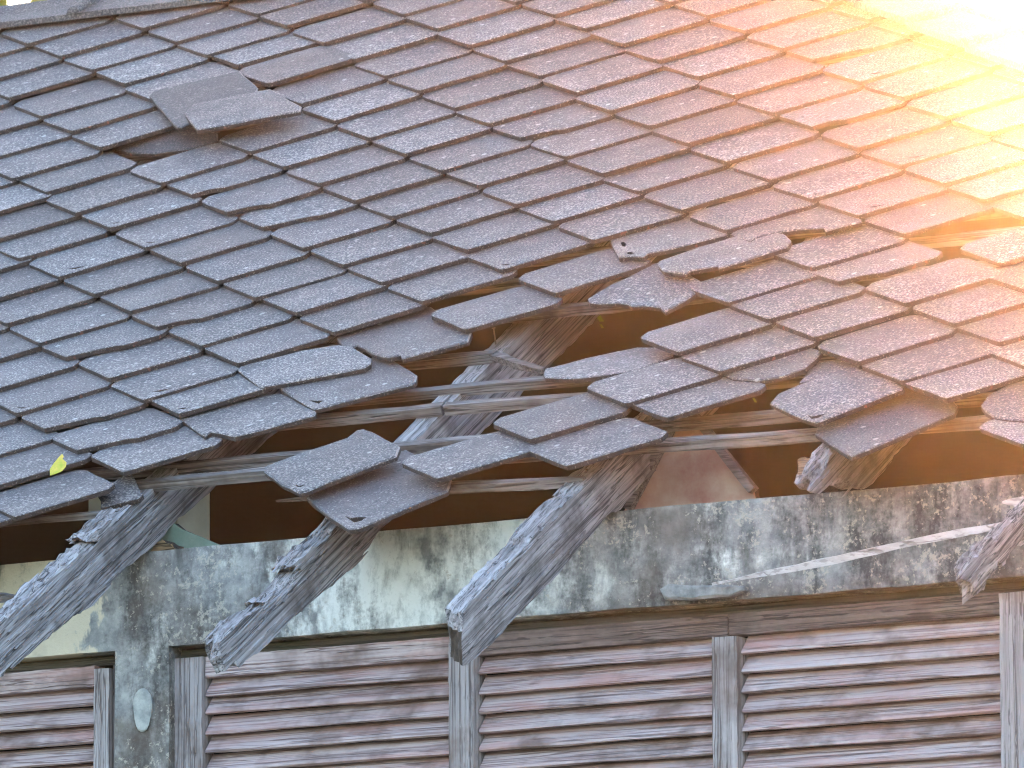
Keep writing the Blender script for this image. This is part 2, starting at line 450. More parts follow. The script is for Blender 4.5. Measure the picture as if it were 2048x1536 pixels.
# oval weep patch of newer render on the pilaster
ov = [([(0.1548, 4.0697)][0][0] + .0215 * math.cos(a) * (1 + .1 * math.sin(3 * a)), [(0.1548, 4.0697)][0][1] + .048 * math.sin(a) * (1 + .08 * math.cos(2 * a))) for a in [i * math.tau / 18 for i in range(18)]]
patch = slab('render_patch', ov, .012, rnd, .05, .0006, .003)
link('render_patch', patch, pil, frame((0, Y_W - .005, 0), (1, 0, 0), (0, 0, 1), (0, -1, 0)), (plain('pale_render', (.26, .27, .275), (.46, .46, .45), 40), M_CONC))
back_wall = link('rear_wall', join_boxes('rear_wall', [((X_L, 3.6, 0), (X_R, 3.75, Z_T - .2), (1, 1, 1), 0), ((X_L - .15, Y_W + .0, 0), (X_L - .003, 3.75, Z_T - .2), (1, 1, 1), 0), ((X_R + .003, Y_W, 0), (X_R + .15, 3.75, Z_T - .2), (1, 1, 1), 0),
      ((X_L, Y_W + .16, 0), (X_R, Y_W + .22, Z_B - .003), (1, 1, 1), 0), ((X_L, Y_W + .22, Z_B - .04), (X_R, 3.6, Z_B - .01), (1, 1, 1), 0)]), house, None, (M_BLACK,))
link('lower_wall', join_boxes('lower_wall', [((PX1 + .002, Y_W + .01, 0), (X_R, Y_W + .155, ZO - 2.3), (20, 1, 12), .002), ((X_L, Y_W + .01, 0), (PX0 - .002, Y_W + .155, ZO - 2.3), (20, 1, 12), .002)]), house, None, (M_CONC,))
stub = [(1.6346, 4.4563), (1.6433, 4.4596), (1.6627, 4.457), (1.6799, 4.4468), (1.6949, 4.4377), (1.686, 4.4189), (1.662, 4.3983), (1.6427, 4.4067), (1.6342, 4.4201)]
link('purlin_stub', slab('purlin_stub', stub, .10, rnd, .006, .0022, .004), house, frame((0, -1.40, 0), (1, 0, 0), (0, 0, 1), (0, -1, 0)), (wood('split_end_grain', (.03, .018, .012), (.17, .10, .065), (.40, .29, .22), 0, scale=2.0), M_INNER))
# spalled arris piece and wall plate
sp_pts = [(1.3792, 4.2099), (1.3989, 4.2182), (1.4752, 4.2086), (1.5653, 4.1999), (1.5652, 4.1911), (1.5347, 4.1826), (1.4423, 4.1826), (1.3899, 4.1884)]
link('spalled_render', slab('spalled_render', sp_pts, .02, rnd, .03, .0012, .004), beam, frame((0, Y_W - .016, 0), (1, 0, .02), (0, 0, 1), (0, -1, 0)), (plain('blue_grey_render', (.16, .165, .175), (.34, .345, .355), 40), M_CONC))
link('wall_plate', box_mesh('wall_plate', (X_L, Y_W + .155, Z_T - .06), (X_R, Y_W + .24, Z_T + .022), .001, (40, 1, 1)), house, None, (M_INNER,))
link('column_stub', join_boxes('column_stub', [((-.075, Y_W + .17, Z_T - .06), (.135, Y_W + .30, Z_T + .17), (5, 2, 8), .003)]), house, None, (M_CREAM,))
gb = [(0.107, 4.3962), (0.1457, 4.4321), (0.1784, 4.4581), (0.1971, 4.4444), (0.302, 4.3976), (0.2881, 4.3905)]
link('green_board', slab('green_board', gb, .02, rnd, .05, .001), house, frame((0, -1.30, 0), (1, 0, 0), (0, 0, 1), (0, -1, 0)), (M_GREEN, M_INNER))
tw = [(0.1507, 4.3891), (0.16, 4.4108), (0.181, 4.4183), (0.202, 4.4075), (0.2207, 4.3878)]
link('torn_wood', slab('torn_wood', tw, .05, rnd, .008, .003), house, frame((0, -1.35, 0), (1, 0, 0), (0, 0, 1), (0, -1, 0)), (wood('torn_wood', (.03, .02, .012), (.20, .12, .06), (.42, .30, .17), 0), M_INNER))
pp = [(1.1656, 4.403), (1.2332, 4.4995), (1.2838, 4.5752), (1.3339, 4.593), (1.4601, 4.4364), (1.4663, 4.4012)]
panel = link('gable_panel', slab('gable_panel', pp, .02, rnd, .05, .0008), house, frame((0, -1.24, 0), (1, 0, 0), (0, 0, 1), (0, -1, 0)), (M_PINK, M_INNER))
for a_, b_, w_ in (([(1.3313, 4.5978)][0], [(1.4673, 4.4275)][0], .016), ([(1.2968, 4.5807)][0], [(1.1909, 4.4116)][0], .013)):
    link('trim_strip', bar('trim_strip', (a_[0], -1.256, a_[1]), (b_[0], -1.256, b_[1]), w_, .02, rnd, 8, .0008, up=Vector((0, -1, 0))), panel, None, (M_BATTEN,))

# ------------------------------------------------------------------ louvred shutters
Y_S = -1.33
Z_RAIL0, Z_RAIL1 = ZO - 1.329, ZO - 1.283
Z_SILL = ZO - 2.25
PITCH_S = .0384
def slat_mesh(name, x0, x1, r):
    seg = 8
    V, F = [], []
    prof = [(.020, .019), (.013, .0235), (-.0185, -.0105), (-.0195, -.0155), (-.012, -.0175)]
    k = len(prof); ph = r.uniform(0, 99)
    for i in range(seg + 1):
        x = x0 + (x1 - x0) * i / seg
        wob = noise.noise(Vector((x * 6, ph, 0))) * .0012
        for y, z in prof:
            V.append((x, y + wob + r.uniform(-.0004, .0004), z + noise.noise(Vector((x * 5, ph, 3))) * .0012 + (r.uniform(-.0012, .0006) if z < -.010 else 0)))
    for i in range(seg):
        for j in range(k):
            F.append((i * k + j, i * k + (j + 1) % k, (i + 1) * k + (j + 1) % k, (i + 1) * k + j))
    F.append(tuple(range(k))); F.append(tuple(seg * k + j for j in range(k)))
    return mesh(name, V, F)
def shutter(x0, x1, stiles, rail_x0, rail_x1, dz=0.0, rail_mat=None):
    rail = link('shutter', box_mesh('shutter', (rail_x0, Y_S - .018, Z_RAIL0 + dz), (rail_x1, Y_S + .022, Z_RAIL1 + dz - .004), .0008, (30, 1, 3)), house, None, (rail_mat or M_SLAT,))
    vs = [slat_mesh('slat', x0, x1, rnd) for _ in range(5)]
    z = Z_RAIL0 + dz - .021; i = 0
    while z > Z_SILL + .03:
        me = vs[i % 5]
        M = Matrix.Translation((0, Y_S, z + rnd.uniform(-.0012, .0012))) @ Matrix.Rotation(math.radians(rnd.uniform(-1.5, 2.5)), 4, 'X')
        link('slat', me, rail, M, (M_SLAT,))
        z -= PITCH_S; i += 1
    for a, b, y0, zt in stiles:
        link('stile', box_mesh('stile', (a, y0, Z_SILL), (b, Y_S + .02, zt), .0009, (2, 1, 50), bevel=0), rail, None, (M_STILE,))
    return rail
shutter(-.55, .022, [(.024, .060, Y_S - .024, Z_RAIL0 + .034), (-.62, -.552, Y_S - .024, Z_RAIL1)], -.55, .0225)
shutter(.281, .842, [(.207, .278, Y_S - .026, Z_RAIL1 - .004), (.845, .901, Y_S - .034, Z_RAIL1 - .018)], .2805, .905)
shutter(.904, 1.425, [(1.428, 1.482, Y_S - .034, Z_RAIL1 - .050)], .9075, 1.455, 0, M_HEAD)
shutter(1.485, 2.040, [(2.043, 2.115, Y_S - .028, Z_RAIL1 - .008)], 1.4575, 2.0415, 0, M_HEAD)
link('frame_head', box_mesh('frame_head', (X_L, Y_S - .006, Z_RAIL1 - .0025), (PX0 - .003, Y_S + .03, Z_B - .004), .001, (20, 1, 1)), house, None, (M_DARKW,))
link('frame_head', box_mesh('frame_head', (PX1 + .003, Y_S - .006, Z_RAIL1 - .0025), (X_R, Y_S + .03, Z_B - .004), .001, (30, 1, 1)), house, None, (M_DARKW,))
link('frame_jamb', box_mesh('frame_jamb', (PX0 - .026, Y_S - .01, Z_SILL), (PX0 - .003, Y_S + .03, Z_RAIL1 - .004), .0008, (1, 1, 20)), house, None, (M_STILE,))
link('frame_jamb', box_mesh('frame_jamb', (2.118, Y_S - .01, Z_SILL), (X_R, Y_S + .03, Z_RAIL1 - .004), .0008, (1, 1, 20)), house, None, (M_STILE,))

# ------------------------------------------------------------------ rafters, battens, nails
M_RAFT = wood('silvered_rafter', (.04, .032, .033), (.17, .148, .152), (.45, .415, .435), 1, stain=(.085, .068, .064))
def rafter(xr, prof, w=.05, rag=.004, s_rag=-1.35, cut=0.0, fibres=0):
    if area(prof) < 0: prof = prof[::-1]
    prof = subdivide(prof, .022, .0022, rnd)
    k = len(prof); L = 7
    V, F, MI = [], [], []
    s_end = min(q[0] for q in prof)
    for l in range(L):
        x = xr - w * l / (L - 1)
        fr = 0 if cut or not fibres else rnd.uniform(-.012, .05) * (1 if l else .0)
        for (s, n) in prof:
            a = rag if s < s_rag else .0005
            top = 1.0 if n > -.135 else .35
            dn = noise.noise(Vector((s * 60, l * 1.9 + xr * 50, 0))) * a * 1.3 * top
            ds = noise.noise(Vector((s * 9, n * 90, l * 2.3 + xr * 31))) * a * 2.5
            V.append((x + (noise.noise(Vector((s * 7, n * 130, xr))) * a * .8 if l in (0, L - 1) else 0), s + ds + cut * (l / (L - 1)) * max(0.0, 1 - (s - s_end) / .16) + fr * max(0.0, 1 - (s - s_end) / .13), n + dn))
    for l in range(L - 1):
        for j in range(k):
            F.append((l * k + j, l * k + (j + 1) % k, (l + 1) * k + (j + 1) % k, (l + 1) * k + j))
            p_, q_ = prof[j], prof[(j + 1) % k]
            steep = abs(q_[1] - p_[1]) > 1.2 * abs(q_[0] - p_[0])
            MI.append(1 if cut and steep and min(p_[0], q_[0]) < s_end + .12 else 0)
    F.append(tuple(range(k))); F.append(tuple((L - 1) * k + j for j in range(k))); MI += [0, 0]
    # loosened fibres lying along the decayed tail
    def inside(s, n):
        c_ = False
        for i in range(k):
            (s1, n1), (s2, n2) = prof[i], prof[(i + 1) % k]
            if (n1 > n) != (n2 > n) and s < (s2 - s1) * (n - n1) / (n2 - n1) + s1: c_ = not c_
        return c_
    m = 0
    while m < fibres:
        s, n = rnd.uniform(s_end + (.12 if cut else .04), s_rag + .1), rnd.uniform(-.30, -.05)
        if not inside(s, n): continue
        m += 1
        Lf = rnd.uniform(.03, .13); wf = rnd.uniform(.0012, .0032); hf = rnd.uniform(.001, .0035)
        an = rnd.gauss(0, .03); x = xr + .0005
        if rnd.random() < .3:                       # along the upper edge
            x = xr - rnd.uniform(.004, w - .004)
            while inside(s, n + .004): n += .004
        bq = len(V)
        for t_, kk in ((0, .15), (.3, 1), (.65, .9), (1, .1)):
            ss = s + (t_ - .5) * Lf; nn = n + (t_ - .5) * Lf * an + rnd.uniform(-.0006, .0006)
            lift = (hf * kk if x > xr else hf * kk * .5) + (rnd.uniform(.002, .006) if t_ == 0 and rnd.random() < .3 else 0)
            V += [(x - .002, ss, nn - wf * kk), (x + lift, ss, nn - wf * kk * .6), (x + lift, ss, nn + wf * kk * .6), (x - .002, ss, nn + wf * kk)]
        for i in range(3):
            for j in range(4): F.append((bq + 4 * i + j, bq + 4 * i + (j + 1) % 4, bq + 4 * i + 4 + (j + 1) % 4, bq + 4 * i + 4 + j)); MI.append(0)
        F.append((bq, bq + 1, bq + 2, bq + 3)); F.append((bq + 12, bq + 13, bq + 14, bq + 15)); MI += [0, 0]
    return link('rafter', mesh('rafter', V, F, MI), house, MR, (M_RAFT, M_ENDG))
NT, NB = -.069, -.177
XA, XB, XC, XD, XE = .175, .705, 1.245, 1.775, 2.31
def top_s(x): return min(S_RIDGE - .07, HIP0[1] + (x - HIP0[0]) * HIPD[1] / HIPD[0] - .13)      # where the rafter meets ridge or hip
profA = [(top_s(XA), NB), (-.9, NB)] + [(-1.4457, -0.1625), (-1.6263, -0.1549), (-1.6982, -0.1608), (-1.7902, -0.1549), (-1.9218, -0.1512), (-1.9912, -0.1596), (-2.0999, -0.1481), (-2.1797, -0.1389), (-2.2578, -0.1423), (-2.3582, -0.1327), (-2.4887, -0.1309), (-2.5488, -0.1053), (-2.4412, -0.0543), (-2.3439, -0.0387), (-2.2817, -0.0452), (-2.2232, -0.051), (-2.15, -0.0482), (-2.0732, -0.0512), (-2.0172, -0.052), (-1.9521, -0.0569), (-1.913, -0.0639), (-1.9529, -0.04), (-1.9189, -0.0403), (-1.8405, -0.0433), (-1.7976, -0.0486), (-1.7498, -0.0572)] + [(-1.45, NT), (top_s(XA), NT)]
profB = [(top_s(XB), NB), (-.9, NB)] + [(-1.7624, -0.1627), (-1.8488, -0.1774), (-1.896, -0.1763), (-2.0517, -0.1678), (-2.1653, -0.1587), (-2.2615, -0.1607), (-2.3379, -0.1578), (-2.3974, -0.1508), (-2.4052, -0.1343), (-2.4266, -0.1359), (-2.455, -0.1341), (-2.4551, -0.1021), (-2.4319, -0.0833), (-2.3797, -0.076), (-2.3046, -0.0836), (-2.2211, -0.1078), (-2.2326, -0.0896), (-2.1771, -0.1005), (-2.1326, -0.1073), (-2.0996, -0.0957), (-2.0651, -0.0966), (-2.0975, -0.0741), (-2.0396, -0.075), (-1.9781, -0.0818), (-1.9525, -0.0861), (-1.9282, -0.0777), (-1.9008, -0.0795)] + [(-1.5, NT), (top_s(XB), NT)]
profC = [(top_s(XC), NB), (-.9, NB)] + [(-1.667, -0.157), (-1.7386, -0.1622), (-1.8072, -0.148), (-1.9058, -0.1542), (-2.0504, -0.1568), (-2.1914, -0.1569), (-2.3121, -0.1541), (-2.4407, -0.1512), (-2.5038, -0.1432), (-2.4903, -0.1151), (-2.4725, -0.0837), (-2.4523, -0.0597), (-2.3784, -0.0546), (-2.2406, -0.0546), (-2.1358, -0.0598), (-2.1119, -0.0528), (-2.0623, -0.0512), (-2.0093, -0.0522), (-1.9768, -0.0511), (-1.9057, -0.059), (-1.8522, -0.0567), (-1.8093, -0.0557)] + [(-1.55, NT), (top_s(XC), NT)]
profD = [(top_s(XD), NB), (-.9, NB)] + [(-1.5708, -0.1665), (-1.6385, -0.168), (-1.7313, -0.1685), (-1.776, -0.145), (-1.8109, -0.1111), (-1.8698, -0.0981), (-1.9265, -0.0902), (-1.9672, -0.0664), (-1.9077, -0.0619), (-1.8644, -0.0552), (-1.8181, -0.0518)] + [(-1.5, NT), (top_s(XD), NT)]
profE = [(top_s(XE), NB), (-1.2, NB)] + [(-2.101, -0.1138), (-2.2577, -0.1033), (-2.3623, -0.0998), (-2.4025, -0.1055), (-2.4633, -0.1077), (-2.4852, -0.0984), (-2.4804, -0.0723), (-2.4875, -0.0487), (-2.4129, -0.0448), (-2.3549, -0.0431), (-2.3227, -0.0529), (-2.2502, -0.0576), (-2.17, -0.0596)] + [(-1.55, NT), (top_s(XE), NT)]
rafters = [rafter(XA, profA, rag=.011, s_rag=-1.75, fibres=170), rafter(XB, profB, rag=.009, s_rag=-1.85, fibres=120), rafter(XC, profC, rag=.006, s_rag=-1.72, cut=.055, fibres=60), rafter(XD, profD, rag=.008, s_rag=-1.5, fibres=30), rafter(XE, profE, w=.032, rag=.010, s_rag=-1.75, fibres=60)]
for xr in (2.85, -.36, -.9):
    rafters.append(rafter(xr, [(top_s(xr), NB), (-1.75, NB), (-1.8, NT - .03), (-1.7, NT), (top_s(xr), NT)]))
def batten(k, x0, x1, ds0=0.0, ds1=0.0, dn0=0.0, dn1=0.0, t0=1.0, t1=1.0, seg=None, sag=0.0, w=.021, h=.021):
    s = (k + .42) * HH / 2 + .011
    n = -.043 - .0125
    a, b = rp(x0, s + ds0, n + dn0), rp(x1, s + ds1, n + dn1)
    sg = seg or max(4, int((x1 - x0) * 12))
    return link('batten', bar('batten', a, b, w, h, rnd, sg, .0017, t0, t1, EN, sag), house, None, (M_BATTEN,))
for k in range(-6, 9):
    s = (k + .42) * HH / 2
    batten(k, -2.2, min(2.9, hip_x(s) - .05))
batten(-7, -2.2, .62); batten(-7, .64, 2.9, -.052, -.02)
batten(-8, -2.2, .54); batten(-8, 1.36, 2.9, 0, -.01, 0, -.01)
batten(-9, -2.2, .72, 0, 0.0); batten(-9, .70, .87, .004, -.10, .0, -.004, 1, .6, None, 0, .016, .016)
batten(-10, -2.2, 2.8, 0, -.03, 0, -.012)
batten(-11, -2.2, .718); batten(-11, .724, 2.8, 0, -.03, 0, -.02)
batten(-12, -2.2, 2.8, 0, -.04, 0, -.025)
batten(-13, -2.2, .52, .005, .005); batten(-13, .95, 2.75, -.02, -.06, 0, -.02)
batten(-14, -2.2, .16, 0, .0, 0, 0, 1, .5); batten(-14, .53, 1.235, -.012, -.045, 0, .0, .15, .7)
def nail(x, s, n, L=.035, tilt=(0, 0), parent=None):
    bm = bmesh.new()
    bmesh.ops.create_cone(bm, cap_ends=True, segments=6, radius1=.0016, radius2=.0016, depth=L, matrix=Matrix.Translation((0, 0, L / 2)))
    bmesh.ops.create_cone(bm, cap_ends=True, segments=8, radius1=.004, radius2=.004, depth=.002, matrix=Matrix.Translation((0, 0, L)))
    me = bpy.data.meshes.new('nail'); bm.to_mesh(me); bm.free()
    M = Matrix.Translation(rp(x, s, n)) @ Matrix.Rotation(tilt[0], 4, 'X') @ Matrix.Rotation(tilt[1], 4, 'Y')
    link('nail', me, parent, M, (M_NAIL,))
nail(XB - .04, (0.7255, -1.0242)[1], -.072, .035, (.2, -.05), rafters[1])
nail(XC - .03, (1.2284, -1.8053)[1], -.085, .035, (.15, .12), rafters[2])
nail(XA - .02, (0.1005, -1.9737)[1], -.115, .03, (.1, -.3), rafters[0])
nail(XA - .02, (0.1365, -1.7376)[1], -.085, .025, (.1, .1), rafters[0])
nail(XA - .02, (0.1075, -2.1137)[1], -.13, .03, (.1, -.2), rafters[0])

# ------------------------------------------------------------------ roof tiles
T = .0105; KT = .082
def tile_outline():
    sl = HH / WW
    xr_, yr_ = WW / 2 - .0035, (WW / 2 - .0035) * sl
    up = .034
    return [(-.009, .0075), (0, .0015), (.009, .0075), (xr_ - .004, yr_ - .004), (xr_, yr_ + .004), (xr_ - .001, yr_ + up),
            (.022, yr_ + up + (xr_ - .022) * sl), (0, yr_ + up + (xr_ - .012) * sl), (-.022, yr_ + up + (xr_ - .022) * sl), (-xr_ + .001, yr_ + up), (-xr_, yr_ + .004), (-xr_ + .004, yr_ - .004)]
BASE = tile_outline()
def chip(c0, c1, depth):
    """outline with the lower tip broken away between two places on its lower edges"""
    sl = HH / WW
    o = list(BASE)[3:]
    a = (-c0, c0 * sl); b = (c1, c1 * sl)
    m1 = (a[0] * .55 + b[0] * .45 + rnd.uniform(-.006, .006), max(a[1], b[1]) * depth)
    m2 = (a[0] * .2 + b[0] * .8, b[1] * .95 + .004)
    return [a, (a[0] * .8, a[1] * 1.1), m1, m2, b] + o
SLITS = [[(1.7 * p_[0], .036 + 2.6 * (p_[1] - .034)) for p_ in q_] for q_ in [[(-.012, .034), (-.002, .030), (.012, .036), (.002, .033)], [(-.004, .040), (.010, .037), (.022, .044), (.008, .042)]]]
NORMAL = [slab('roof_tile', BASE, T, rnd, .06, .0011) for _ in range(9)]
SLIT = [slab('roof_tile', BASE, T, rnd, .07, .0011, holes=[s_]) for s_ in SLITS]
CHIP = [slab('roof_tile', chip(.028, .062, .9), T, rnd, .06, .0011), slab('roof_tile', chip(.036, .085, .8), T, rnd, .06, .0011), slab('roof_tile', chip(.02, .05, 1.0), T, rnd, .06, .0011)]
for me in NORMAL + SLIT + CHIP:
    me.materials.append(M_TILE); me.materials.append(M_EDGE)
def tile_matrix(x, s, n, k=KT, kx=0.0, yaw=0.0):
    ey = (ES - EN * k).normalized()
    ax = EX + EN * kx; ax = (ax - ey * ax.dot(ey)).normalized()
    nz = ax.cross(ey)
    M = frame(rp(x, s, n), ax, ey, nz)
    return M @ Matrix.Rotation(yaw, 4, 'Z') if yaw else M
TIPS = {(1, 0): (-1.0492, 0.6743), (1, -1): (-1.1974, 0.7989), (1, -2): (-1.348, 0.9255), (1, -3): (-1.4967, 1.0405), (2, -2): (-1.19, 1.0536), (2, -1): (-1.0376, 0.9281), (2, 0): (-0.9, 0.8109), (2, 1): (-0.7685, 0.7118), (0, 0): (-1.1884, 0.5149), (0, 1): (-1.0397, 0.3845), (0, 2): (-0.8994, 0.2549), (0, 4): (-0.6084, -0.0194), (-1, 2): (-1.0578, 0.1139), (-1, 3): (-0.9126, 0.0034), (3, -1): (-0.8848, 1.0566), (3, 0): (-0.7564, 0.9498), (3, 1): (-0.5873, 0.7994), (3, 2): (-0.4423, 0.6604), (3, 3): (-0.2954, 0.5227), (3, 4): (-0.1484, 0.3926), (3, 5): (0.002, 0.2573), (3, 6): (0.1455, 0.1284), (4, 1): (-0.4409, 0.9332), (4, 2): (-0.2944, 0.8043), (4, 3): (-0.1454, 0.6612), (4, 4): (0.002, 0.5322), (2, 3): (-0.4524, 0.3957), (2, 4): (-0.301, 0.2573), (2, 5): (-0.1466, 0.1198), (2, 6): (0.0006, -0.0083), (2, 7): (0.1509, -0.1385), (2, 8): (0.2971, -0.2577), (1, 5): (-0.3051, -0.0031), (1, 6): (-0.1508, -0.1399), (5, 3): (0.0065, 0.8029), (5, 4): (0.1355, 0.6891), (5, 5): (0.2883, 0.5523), (5, 6): (0.4385, 0.415), (5, 7): (0.5887, 0.2851), (5, 8): (0.7417, 0.1334), (4, 5): (0.1468, 0.4082), (4, 6): (0.3007, 0.266), (4, 7): (0.4464, 0.125), (4, 8): (0.5947, -0.0008), (4, 9): (0.7459, -0.1368), (4, 10): (0.8942, -0.2731), (3, 8): (0.4511, -0.135), (3, 9): (0.5992, -0.2658), (3, 10): (0.7407, -0.396), (6, 5): (0.442, 0.682), (6, 6): (0.5924, 0.5488), (6, 7): (0.7456, 0.4019), (6, 9): (1.0423, 0.1336), (6, 10): (1.1953, 0.0036), (6, 11): (1.3542, -0.1428), (6, 12): (1.504, -0.2686), (5, 9): (0.8931, -0.0045), (5, 10): (1.0484, -0.1306), (5, 11): (1.2045, -0.2771), (5, 12): (1.3552, -0.4067), (5, 13): (1.5105, -0.5437), (4, 11): (1.0567, -0.4111), (-1, 4): (-0.7578, -0.1534), (-1, 5): (-0.6065, -0.2764), (-1, 6): (-0.4468, -0.4192), (-1, 7): (-0.3007, -0.5378), (-1, 8): (-0.1428, -0.6712), (-1, 9): (0.0094, -0.7961), (0, 5): (-0.4628, -0.1342), (0, 6): (-0.2985, -0.2772), (-2, 5): (-0.7731, -0.4042), (-2, 6): (-0.5993, -0.5457), (-2, 7): (-0.4447, -0.6756), (-2, 8): (-0.2929, -0.8004), (-2, 10): (-0.0026, -1.0425), (-2, 11): (0.1482, -1.1675), (-3, 8): (-0.449, -0.9357), (-3, 10): (-0.1537, -1.1807), (1, 7): (-0.0008, -0.2683), (1, 8): (0.1451, -0.3887), (1, 9): (0.298, -0.5147), (1, 10): (0.4444, -0.6429), (1, 11): (0.5882, -0.7793), (0, 8): (-0.0076, -0.5243), (0, 9): (0.1506, -0.6524), (0, 10): (0.3046, -0.7806), (0, 11): (0.4638, -0.9161), (0, 12): (0.6538, -1.1076), (-1, 10): (0.164, -0.9121), (-1, 11): (0.3163, -1.0443), (2, 10): (0.5956, -0.5231), (2, 11): (0.7527, -0.6643), (3, 11): (0.9018, -0.5373), (3, 12): (1.0687, -0.6831), (4, 12): (1.2109, -0.5504), (4, 13): (1.3699, -0.6784), (4, 14): (1.5257, -0.8092), (2, 2): (-0.6449, 0.5915), (1, 4): (-0.4486, 0.1185), (-4, 13): (0.1501, -1.7153), (-5, 13): (-0.0101, -1.9005), (-3, 12): (0.1329, -1.4226), (1, 12): (0.7875, -0.9445), (1, 15): (1.2461, -1.3488), (3, 14): (1.3765, -0.9495), (3, 16): (1.6887, -1.2021), (3, 17): (1.8459, -1.3358), (3, 18): (1.9943, -1.4608), (2, 14): (1.2503, -1.0968), (2, 15): (1.3891, -1.2156), (2, 16): (1.5423, -1.3361), (2, 17): (1.701, -1.4877), (2, 18): (1.8456, -1.6122), (2, 19): (1.9877, -1.7298), (1, 16): (1.3917, -1.4708), (0, 16): (1.237, -1.5992), (0, 17): (1.3662, -1.6906), (-1, 16): (1.09, -1.7405), (-1, 17): (1.2402, -1.8985), (-2, 16): (0.9559, -1.9024), (4, 16): (1.83, -1.0334), (6, 8): (0.8893, 0.2824)}
CHIPPED = {(0, 5): 2, (0, 6): 0, (0, 7): 1, (-2, 9): 0, (-3, 9): 1, (-4, 11): 1, (-4, 12): 1, (3, 15): 0, (6, 8): 1, (5, 10): 2, (3, 7): 0}
SLITTED = {(-1, 5): 0, (-1, 6): 0, (-2, 6): 1, (-3, 11): 1, (-3, 12): 0, (5, 12): 1, (5, 13): 0, (4, 13): 1, (4, 12): 0, (-4, 10): 0, (6, 9): 1, (1, 11): 0}
